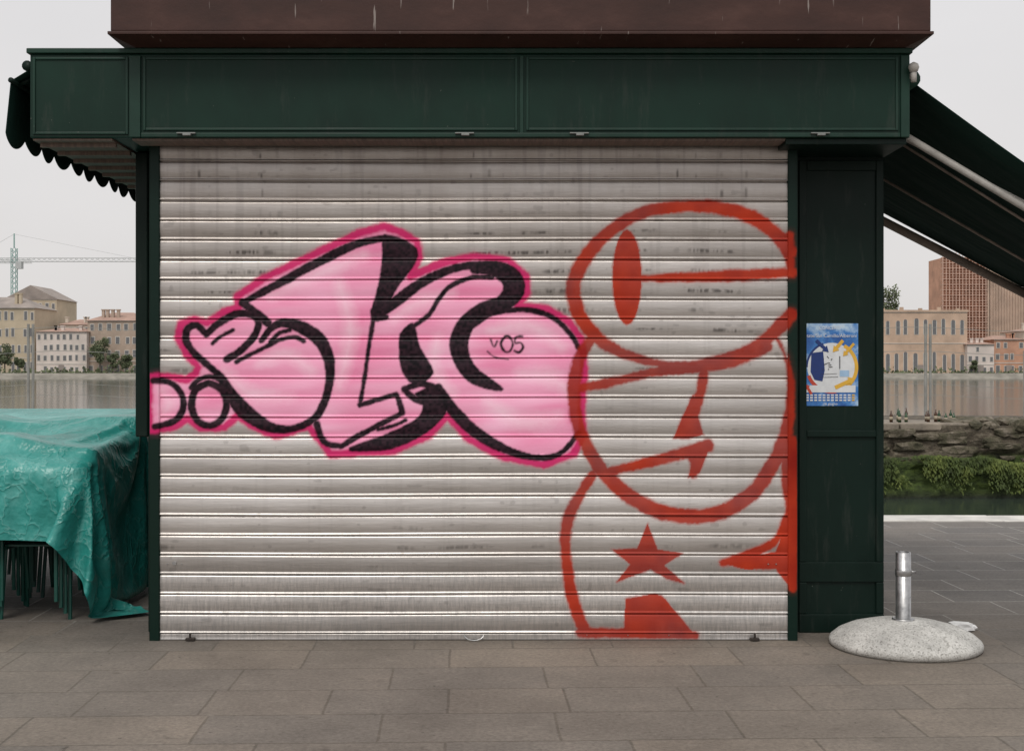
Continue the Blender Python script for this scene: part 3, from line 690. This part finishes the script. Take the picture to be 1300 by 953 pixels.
building('ochre_palace.001',6,72,380,392,Wo,5,8,'gable',M_roofg,18)
building('ochre_palace.002',-160,-58,402,372,Wc,4,12,'hip',M_roof,10)
building('pink_house',46,110,421,364,Wp,4,8,'hip',M_roof,6)
building('brick_house',111,178,407,366,Wb,4,6,'hip',M_roof,12)
building('cream_house',76,115,412,385,Wc,4,4,'hip',M_roof,8)
building('cream_house.001',180,420,410,370,Wc,4,22,'hip',M_roof,9)
building('brick_house.001',420,700,405,370,Wb,4,22,'hip',M_roof,9)
building('cream_house.002',700,1000,412,370,Wc,4,22,'hip',M_roof,9)
building('brick_warehouse',1000,1108,404,366,Wr,2,9,'hip',M_roof,8,True)
building('brick_warehouse.001',1109,1228,396,364,Wr,2,10,'parapet',M_roofg,22,True,ww=.42,wh=.45)
building('cream_house.003',1228,1262,437,362,Wp,3,4,'hip',M_roof,6)
building('pink_house.001',1262,1300,431,366,Wd,3,4,'hip',M_roof,6)
building('cream_house.004',1300,1420,420,366,Wc,4,9,'hip',M_roof,8)
sb=empty('scaffolded_tower_block'); d=410
def SX(px): return (px-650)*d/F
def SZ(py): return H-(py-470)*d/F
ys=d-D0
MB().box(SX(1197),SX(1252),ys,ys+14,.5,SZ(327)).obj('core_walls',Wd,sb)
MB().box(SX(1251),SX(1380),ys-2,ys+14,.5,SZ(340)).obj('main_block',wallmat('tan_brick',(.50,.38,.30),.2),sb)
mb=MB()
for k in range(22):
    z=SZ(327)-k*1.75
    if z>1: mb.box(SX(1194),SX(1253.5),ys-1.9,ys-.05,z-.16,z); mb.box(SX(1194),SX(1253.5),ys-1.9,ys-1.84,z+.8,z+.88)
for k in range(15):
    x=SX(1194.5)+k*(SX(1253)-SX(1194.5))/14; mb.box(x-.09,x+.09,ys-2.0,ys-1.8,.5,SZ(321)-.3*(k%2))
mb.obj('scaffolding',mat('rust_red_steel',(.60,.42,.34),.8,0,1,.2),sb)
mb=MB()
for k in range(36):
    x=SX(1254)+k*.9; mb.box(x,x+.28,ys-2.4,ys-2.05,.5,SZ(342+4*(k%3==0)))
mb.obj('vertical_fins',wallmat('fin_panels',(.41,.30,.235)),sb)
M_cr=mat('crane_paint',(.25,.40,.37),.7,0,1,.1); M_cr2=mat('crane_jib_paint',(.46,.48,.48),.7,0,1,.1)
def lattice(mb,a,b,w,n,r,mi=0):
    a=Vector(a);b=Vector(b);dv=(b-a); u=Vector((0,1,0)); v=dv.normalized().cross(u)
    cs=[(u*w/2+v*w/2),(u*w/2-v*w/2),(-u*w/2-v*w/2),(-u*w/2+v*w/2)]
    for c in cs: mb.tube(a+c,b+c,r,4,mi)
    for k in range(n):
        p=a+dv*k/n;q=a+dv*(k+1)/n
        for i in range(4): mb.tube(p+cs[i],q+cs[(i+1)%4],r*.7,4,mi)
mb=MB(); d=430; cx=(18-650)*d/F; zt=H+140*d/F; yc=d-D0
lattice(mb,(cx,yc,.5),(cx,yc,zt+4),1.6,24,.14); mb.tube((cx,yc,zt+4),(cx,yc,zt+9),.25,4)
lattice(mb,(cx-16,yc,zt),(cx+64,yc,zt),1.2,44,.10,1); mb.tube((cx,yc,zt+8.8),(cx+40,yc,zt+.8),.06,4,1); mb.tube((cx,yc,zt+8.8),(cx-14,yc,zt+.8),.06,4,1)
mb.box(cx-17,cx-12,yc-1,yc+1,zt-3,zt-.8,1); mb.box(cx+.8,cx+2.8,yc-1,yc+1,zt-3,zt-.6,1)
mb.obj('tower_crane',[M_cr,M_cr2])
mb=MB(); d=480; cx=(-60-650)*d/F; yc=d-D0; zt=H+138*d/F; lattice(mb,(cx,yc,.5),(cx,yc,zt+3),1.6,20,.14); lattice(mb,(cx-10,yc,zt),(cx+30,yc,zt),1.2,20,.1,1); mb.obj('tower_crane.001',[M_cr,M_cr2])
M_leaf,nt,b=new_mat('tree_leaves'); oi=noise_node(nt,.6,4); r=ramp(nt,oi.outputs['Fac'],[(.3,(.08,.10,.055)),(.55,(.12,.145,.075)),(.75,(.17,.185,.10))]); nt.links.new(r.outputs['Color'],b.inputs['Base Color']); b.inputs['Roughness'].default_value=.9
M_bark=mat('bark',(.14,.12,.10),.9)
def tree(name,px,py_top,d,wpx,seed,base=None):
    rnd=random.Random(seed); base=W(px,470,d); top=H-(py_top-470)*d/F; zb=.5; h=top-zb; R=wpx*d/F/2
    mb=MB(); mb.tube((base.x,base.y,zb),(base.x,base.y,zb+h*.5),h*.03,8,0,h*.018)
    cl=[]
    for k in range(16):
        a=rnd.uniform(0,6.28); z=zb+h*rnd.uniform(.36,.90); rr=R*rnd.uniform(.1,.85)*math.sqrt(max(.1,1-((z-zb)/h-.55)**2*5)); c=Vector((base.x+rr*math.cos(a),base.y+rr*math.sin(a),z)); cl.append(c)
        mb.tube((base.x,base.y,zb+h*.35),c,h*.010,5,0,h*.003)
    for c in cl:
        cr_=R*rnd.uniform(.28,.48)
        for k in range(150):
            v=Vector((rnd.gauss(0,1),rnd.gauss(0,1),rnd.gauss(0,.8))).normalized()*cr_*rnd.uniform(.4,1.1); p=c+v
            s=rnd.uniform(.12,.32)*max(.7,R/4); u=Vector((rnd.gauss(0,1),rnd.gauss(0,1),rnd.gauss(0,1))).normalized(); w=u.orthogonal().normalized()
            mb.add([p-u*s-w*s*.6,p+u*s-w*s*.6,p+u*s+w*s*.6,p-u*s+w*s*.6],[(0,1,2,3)],1)
    mb.obj(name,[M_bark,M_leaf])
T=[(127,428,362,26),(143,446,362,16),(92,400,400,18),(104,404,402,16),(6,436,362,22),(1124,358,402,46),(1100,366,404,40),(24,452,362,14),(160,448,362,18),(1236,455,361,10),(250,430,363,26),(1330,430,362,24)]
for i,t_ in enumerate(T): tree('broadleaf_tree' if i==0 else 'broadleaf_tree.%03d'%i,*t_,seed=i+11)
mb=MB(); rnd=random.Random(5)
for k in range(2600):
    x=rnd.uniform(-165,165); z=.5+abs(rnd.gauss(0,.6))*(.4+abs(math.sin(x*.21)+.5*math.sin(x*.63))); p=Vector((x,yS+1+rnd.uniform(-.3,.4),z)); s=rnd.uniform(.15,.4)
    u=Vector((rnd.gauss(0,1),rnd.gauss(0,.4),rnd.gauss(0,1))).normalized(); w=u.orthogonal().normalized(); mb.add([p-u*s-w*s,p+u*s-w*s,p+u*s+w*s,p-u*s+w*s],[(0,1,2,3)])
mb.obj('shore_shrubs',M_leaf)

# ------------------------------------------------------------ parasol base
pb=empty('parasol_base'); C=W(1149,470,1.555*F/350.0); C.z=0
M_terr,nt,b=new_mat('terrazzo_concrete'); v=N(nt,'ShaderNodeTexVoronoi'); v.inputs['Scale'].default_value=120; tc=N(nt,'ShaderNodeTexCoord'); nt.links.new(tc.outputs['Object'],v.inputs['Vector'])
r=ramp(nt,v.outputs['Color'],[(.1,(.30,.29,.27)),(.3,(.52,.51,.48)),(.8,(.64,.63,.60))]); n=noise_node(nt,6,7,.65); c=mix(nt,.9,r.outputs['Color'],ramp(nt,n.outputs['Fac'],[(.32,.62),(.6,1.)]).outputs['Color'],'MULTIPLY')
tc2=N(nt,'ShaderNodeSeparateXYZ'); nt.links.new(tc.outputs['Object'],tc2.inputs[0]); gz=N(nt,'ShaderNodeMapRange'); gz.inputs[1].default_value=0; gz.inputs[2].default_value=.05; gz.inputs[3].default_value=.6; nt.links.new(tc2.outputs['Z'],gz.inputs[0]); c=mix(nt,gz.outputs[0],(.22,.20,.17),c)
nt.links.new(c,b.inputs['Base Color']); b.inputs['Roughness'].default_value=.85
bump(nt,b,v.outputs['Distance'],.4,.004)
R=94*(C.y+D0)/F
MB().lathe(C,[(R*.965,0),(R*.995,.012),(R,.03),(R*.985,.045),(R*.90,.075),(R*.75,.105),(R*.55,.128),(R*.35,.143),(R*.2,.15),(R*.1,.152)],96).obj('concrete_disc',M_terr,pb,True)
MB().lathe(C+Vector((-.01,0,0)),[(.062,.148),(.062,.158),(.052,.16),(.042,.16),(.042,.53),(.040,.532),(.034,.532),(.034,.50)],32).obj('pole_socket',M_steel,pb,True)
mb=MB(); mb.tube(C+Vector((.03,-.0,.42)),C+Vector((.060,-.0,.42)),.006,8); mb.lathe(C+Vector((-.01,0,0)),[(.044,.40),(.0455,.405),(.0455,.43),(.044,.435)],24); mb.obj('clamp_screw',M_steel,pb,True)
mb=MB(); p=W(1220,796,1.555*F/330.); rock(mb,(p.x,p.y,.028),.045,5,0,(1.4,1,.6)); rock(mb,(p.x+.06,p.y+.02,.018),.03,8,0,(1.4,1,.5)); mb.obj('crumpled_paper',mat('paper',(.7,.7,.7),.8))

# ------------------------------------------------------------ stacked chairs under tarpaulin
M_chair=mat('chair_green_paint',(.008,.06,.046),.4,spec=.35)
def chair(mb,x,y,z,ang=0.):
    r=.013
    w=.20
    for sx in (-w,w):
        mb.tube((x+sx*1.08,y-.19,z),(x+sx,y-.15,z+.45),r); mb.tube((x+sx*1.08,y+.24,z),(x+sx,y+.19,z+.45),r); mb.tube((x+sx,y+.19,z+.45),(x+sx,y+.26,z+.84),r)
        mb.tube((x+sx,y-.165,z+.44),(x+sx,y+.19,z+.44),r)
    for k in range(6): mb.box(x-w,x+w,y-.17+k*.062,y-.17+k*.062+.045,z+.452,z+.464)
    for k in range(3): mb.box(x-w,x+w,y+.215+k*.012,y+.23+k*.012,z+.60+k*.085,z+.66+k*.085)
ci=0
for (cx,cy) in [(-2.98,.80),(-3.44,.84),(-3.90,.78),(-4.40,.8),(-3.0,1.55),(-3.52,1.55),(-4.05,1.55),(-3.0,2.3),(-3.5,2.3)]:
    mb=MB()
    for q in range(4): chair(mb,cx+.018*q*(1 if ci%2 else -1),cy-.03*q,.042*q)
    mb.obj('stacked_chairs' if ci==0 else 'stacked_chairs.%03d'%ci,M_chair); ci+=1
M_tarp,nt,b=new_mat('teal_tarpaulin')
n=noise_node(nt,2.5,7,.7); v1=N(nt,'ShaderNodeTexVoronoi',feature='DISTANCE_TO_EDGE'); v1.inputs['Scale'].default_value=3.6
n5=noise_node(nt,2.2,4,.6); tc=N(nt,'ShaderNodeTexCoord'); a5=N(nt,'ShaderNodeVectorMath',operation='ADD'); s5=N(nt,'ShaderNodeVectorMath',operation='SCALE'); s5.inputs['Scale'].default_value=1.1
nt.links.new(n5.outputs['Color'],s5.inputs[0]); nt.links.new(s5.outputs[0],a5.inputs[0]); nt.links.new(tc.outputs['Object'],a5.inputs[1]); nt.links.new(a5.outputs[0],v1.inputs['Vector'])
base=ramp(nt,n.outputs['Fac'],[(.3,(.012,.175,.150)),(.52,(.03,.27,.24)),(.72,(.13,.42,.385))]).outputs['Color']
cr1=ramp(nt,v1.outputs['Distance'],[(0,.35),(.02,0)]); c=mix(nt,cr1.outputs['Color'],base,(.26,.50,.46)); nt.links.new(c,b.inputs['Base Color']); b.inputs['Roughness'].default_value=.34
vv=ramp(nt,v1.outputs['Distance'],[(0,1),(.10,.55),(.5,0)]); nn_=noise_node(nt,8,4,.6); hb=mix(nt,.5,vv.outputs['Color'],nn_.outputs['Fac']); bump(nt,b,hb,.55,.028)
mb=MB()
x0c,x1c,y0c,y1c=-6.4,-2.66,.46,3.1
mb.add([(x0c,y0c,0),(x1c,y0c,0),(x1c,y1c,0),(x0c,y1c,0),(x0c,y0c,.96),(x1c,y0c,.96),(x1c,y1c,1.22),(x0c,y1c,1.22)],[(0,3,2,1),(4,5,6,7),(0,1,5,4),(1,2,6,5),(2,3,7,6),(3,0,4,7)])
for k in range(7):
    cx=x0c+.35+k*.52; mb.box(cx,cx+.30,.6+.05*(k%2),.92,.9,1.05+.04*(k%3)); mb.box(cx,cx+.34,1.5,1.9,.9,1.16+.05*((k+1)%2))
col=mb.obj('tmp_collider',M_dark); bm_=col.modifiers.new('b','BEVEL'); bm_.width=.03; bm_.segments=2
col.modifiers.new('c','COLLISION'); col.collision.thickness_outer=.015; col.collision.cloth_friction=12
gp=MB().add([(-8,-2,0),(1,-2,0),(1,5,0),(-8,5,0)],[(0,1,2,3)]).obj('tmp_floor',M_dark); gp.modifiers.new('c','COLLISION'); gp.collision.thickness_outer=.015
ax,bx_=-6.3,x1c+.92; ay,by=y0c-.42,3.5; st=.04
nxx=int((bx_-ax)/st); nyy=int((by-ay)/st)
vs=[(ax+(bx_-ax)*i/nxx,ay+(by-ay)*j/nyy,1.30+.04*mnoise.noise(Vector((i*.15,j*.15,0)))) for j in range(nyy+1) for i in range(nxx+1)]
fs=[(j*(nxx+1)+i,j*(nxx+1)+i+1,(j+1)*(nxx+1)+i+1,(j+1)*(nxx+1)+i) for j in range(nyy) for i in range(nxx)]
cloth=MB().add(vs,fs).obj('tmp_cloth',M_tarp)
cm=cloth.modifiers.new('cloth','CLOTH'); cs=cm.settings; cs.quality=6; cs.mass=.25; cs.tension_stiffness=25; cs.compression_stiffness=25; cs.shear_stiffness=12; cs.bending_stiffness=.14; cs.air_damping=2
cs.shrink_min=-.03; cs.shrink_max=-.03
cm.collision_settings.distance_min=.012; cm.collision_settings.use_self_collision=False
cm.point_cache.frame_start=1; cm.point_cache.frame_end=75
scene.frame_start=1; scene.frame_end=75
for f in range(1,76): scene.frame_set(f)
dg=bpy.context.evaluated_depsgraph_get(); ev=cloth.evaluated_get(dg); me=bpy.data.meshes.new_from_object(ev)
me.name='tarpaulin'
tarp=bpy.data.objects.new('tarpaulin',me); scene.collection.objects.link(tarp)
me.polygons.foreach_set('use_smooth',[True]*len(me.polygons))
sm=tarp.modifiers.new('sub','SUBSURF'); sm.levels=1; sm.render_levels=1
for o in (cloth,col,gp): bpy.data.objects.remove(o,do_unlink=True)
scene.frame_set(1)

# ------------------------------------------------------------ world + sun
w=bpy.data.worlds.new('World'); scene.world=w; w.use_nodes=True; nt=w.node_tree; bg=nt.nodes['Background']
sky=N(nt,'ShaderNodeTexSky',sky_type='NISHITA'); sky.sun_disc=False; EL,AZ=math.radians(52),math.radians(190)
sky.sun_elevation=EL; sky.sun_rotation=AZ; sky.dust_density=4; sky.air_density=1
hs=N(nt,'ShaderNodeHueSaturation'); hs.inputs['Saturation'].default_value=.25; nt.links.new(sky.outputs[0],hs.inputs['Color'])
tc=N(nt,'ShaderNodeTexCoord'); sp=N(nt,'ShaderNodeSeparateXYZ'); nt.links.new(tc.outputs['Generated'],sp.inputs[0])
gr=ramp(nt,sp.outputs['Z'],[(0,(.785,.755,.735)),(.12,(.79,.77,.765)),(.35,(.83,.82,.835)),(1,(1.0,1.0,1.0))])
nz_=N(nt,'ShaderNodeTexNoise'); nz_.inputs['Scale'].default_value=2.2; nz_.inputs['Detail'].default_value=4; mp=N(nt,'ShaderNodeMapping'); mp.inputs['Scale'].default_value=(1,1,3); nt.links.new(tc.outputs['Generated'],mp.inputs['Vector']); nt.links.new(mp.outputs[0],nz_.inputs['Vector'])
cl=mix(nt,1,gr.outputs['Color'],ramp(nt,nz_.outputs['Fac'],[(.3,.95),(.7,1.03)]).outputs['Color'],'MULTIPLY')
cl10=N(nt,'ShaderNodeVectorMath',operation='SCALE'); cl10.inputs['Scale'].default_value=10.; nt.links.new(cl,cl10.inputs[0])
fin=mix(nt,.90,hs.outputs['Color'],cl10.outputs[0]); nt.links.new(fin,bg.inputs['Color']); bg.inputs['Strength'].default_value=.1
sd=bpy.data.lights.new('sun','SUN'); sd.energy=1.45; sd.angle=math.radians(20); sd.color=(1,.95,.88)
so=bpy.data.objects.new('sun',sd); scene.collection.objects.link(so)
dirv=Vector((-.25,-1,0)).normalized()*math.cos(EL)+Vector((0,0,math.sin(EL)))
so.rotation_euler=dirv.to_track_quat('Z','Y').to_euler(); so.location=(0,-5,12)
cd=bpy.data.cameras.new('camera'); cd.sensor_width=36; cd.lens=36*F/1300; cd.shift_y=-6.5/1300; cd.clip_end=12000; cd.clip_start=.1
co_=bpy.data.objects.new('camera',cd); co_.location=(0,-D0,H); co_.rotation_euler=(math.pi/2,0,0); scene.collection.objects.link(co_); scene.camera=co_
scene.view_settings.view_transform='Standard'; scene.view_settings.look='None'; scene.view_settings.exposure=0
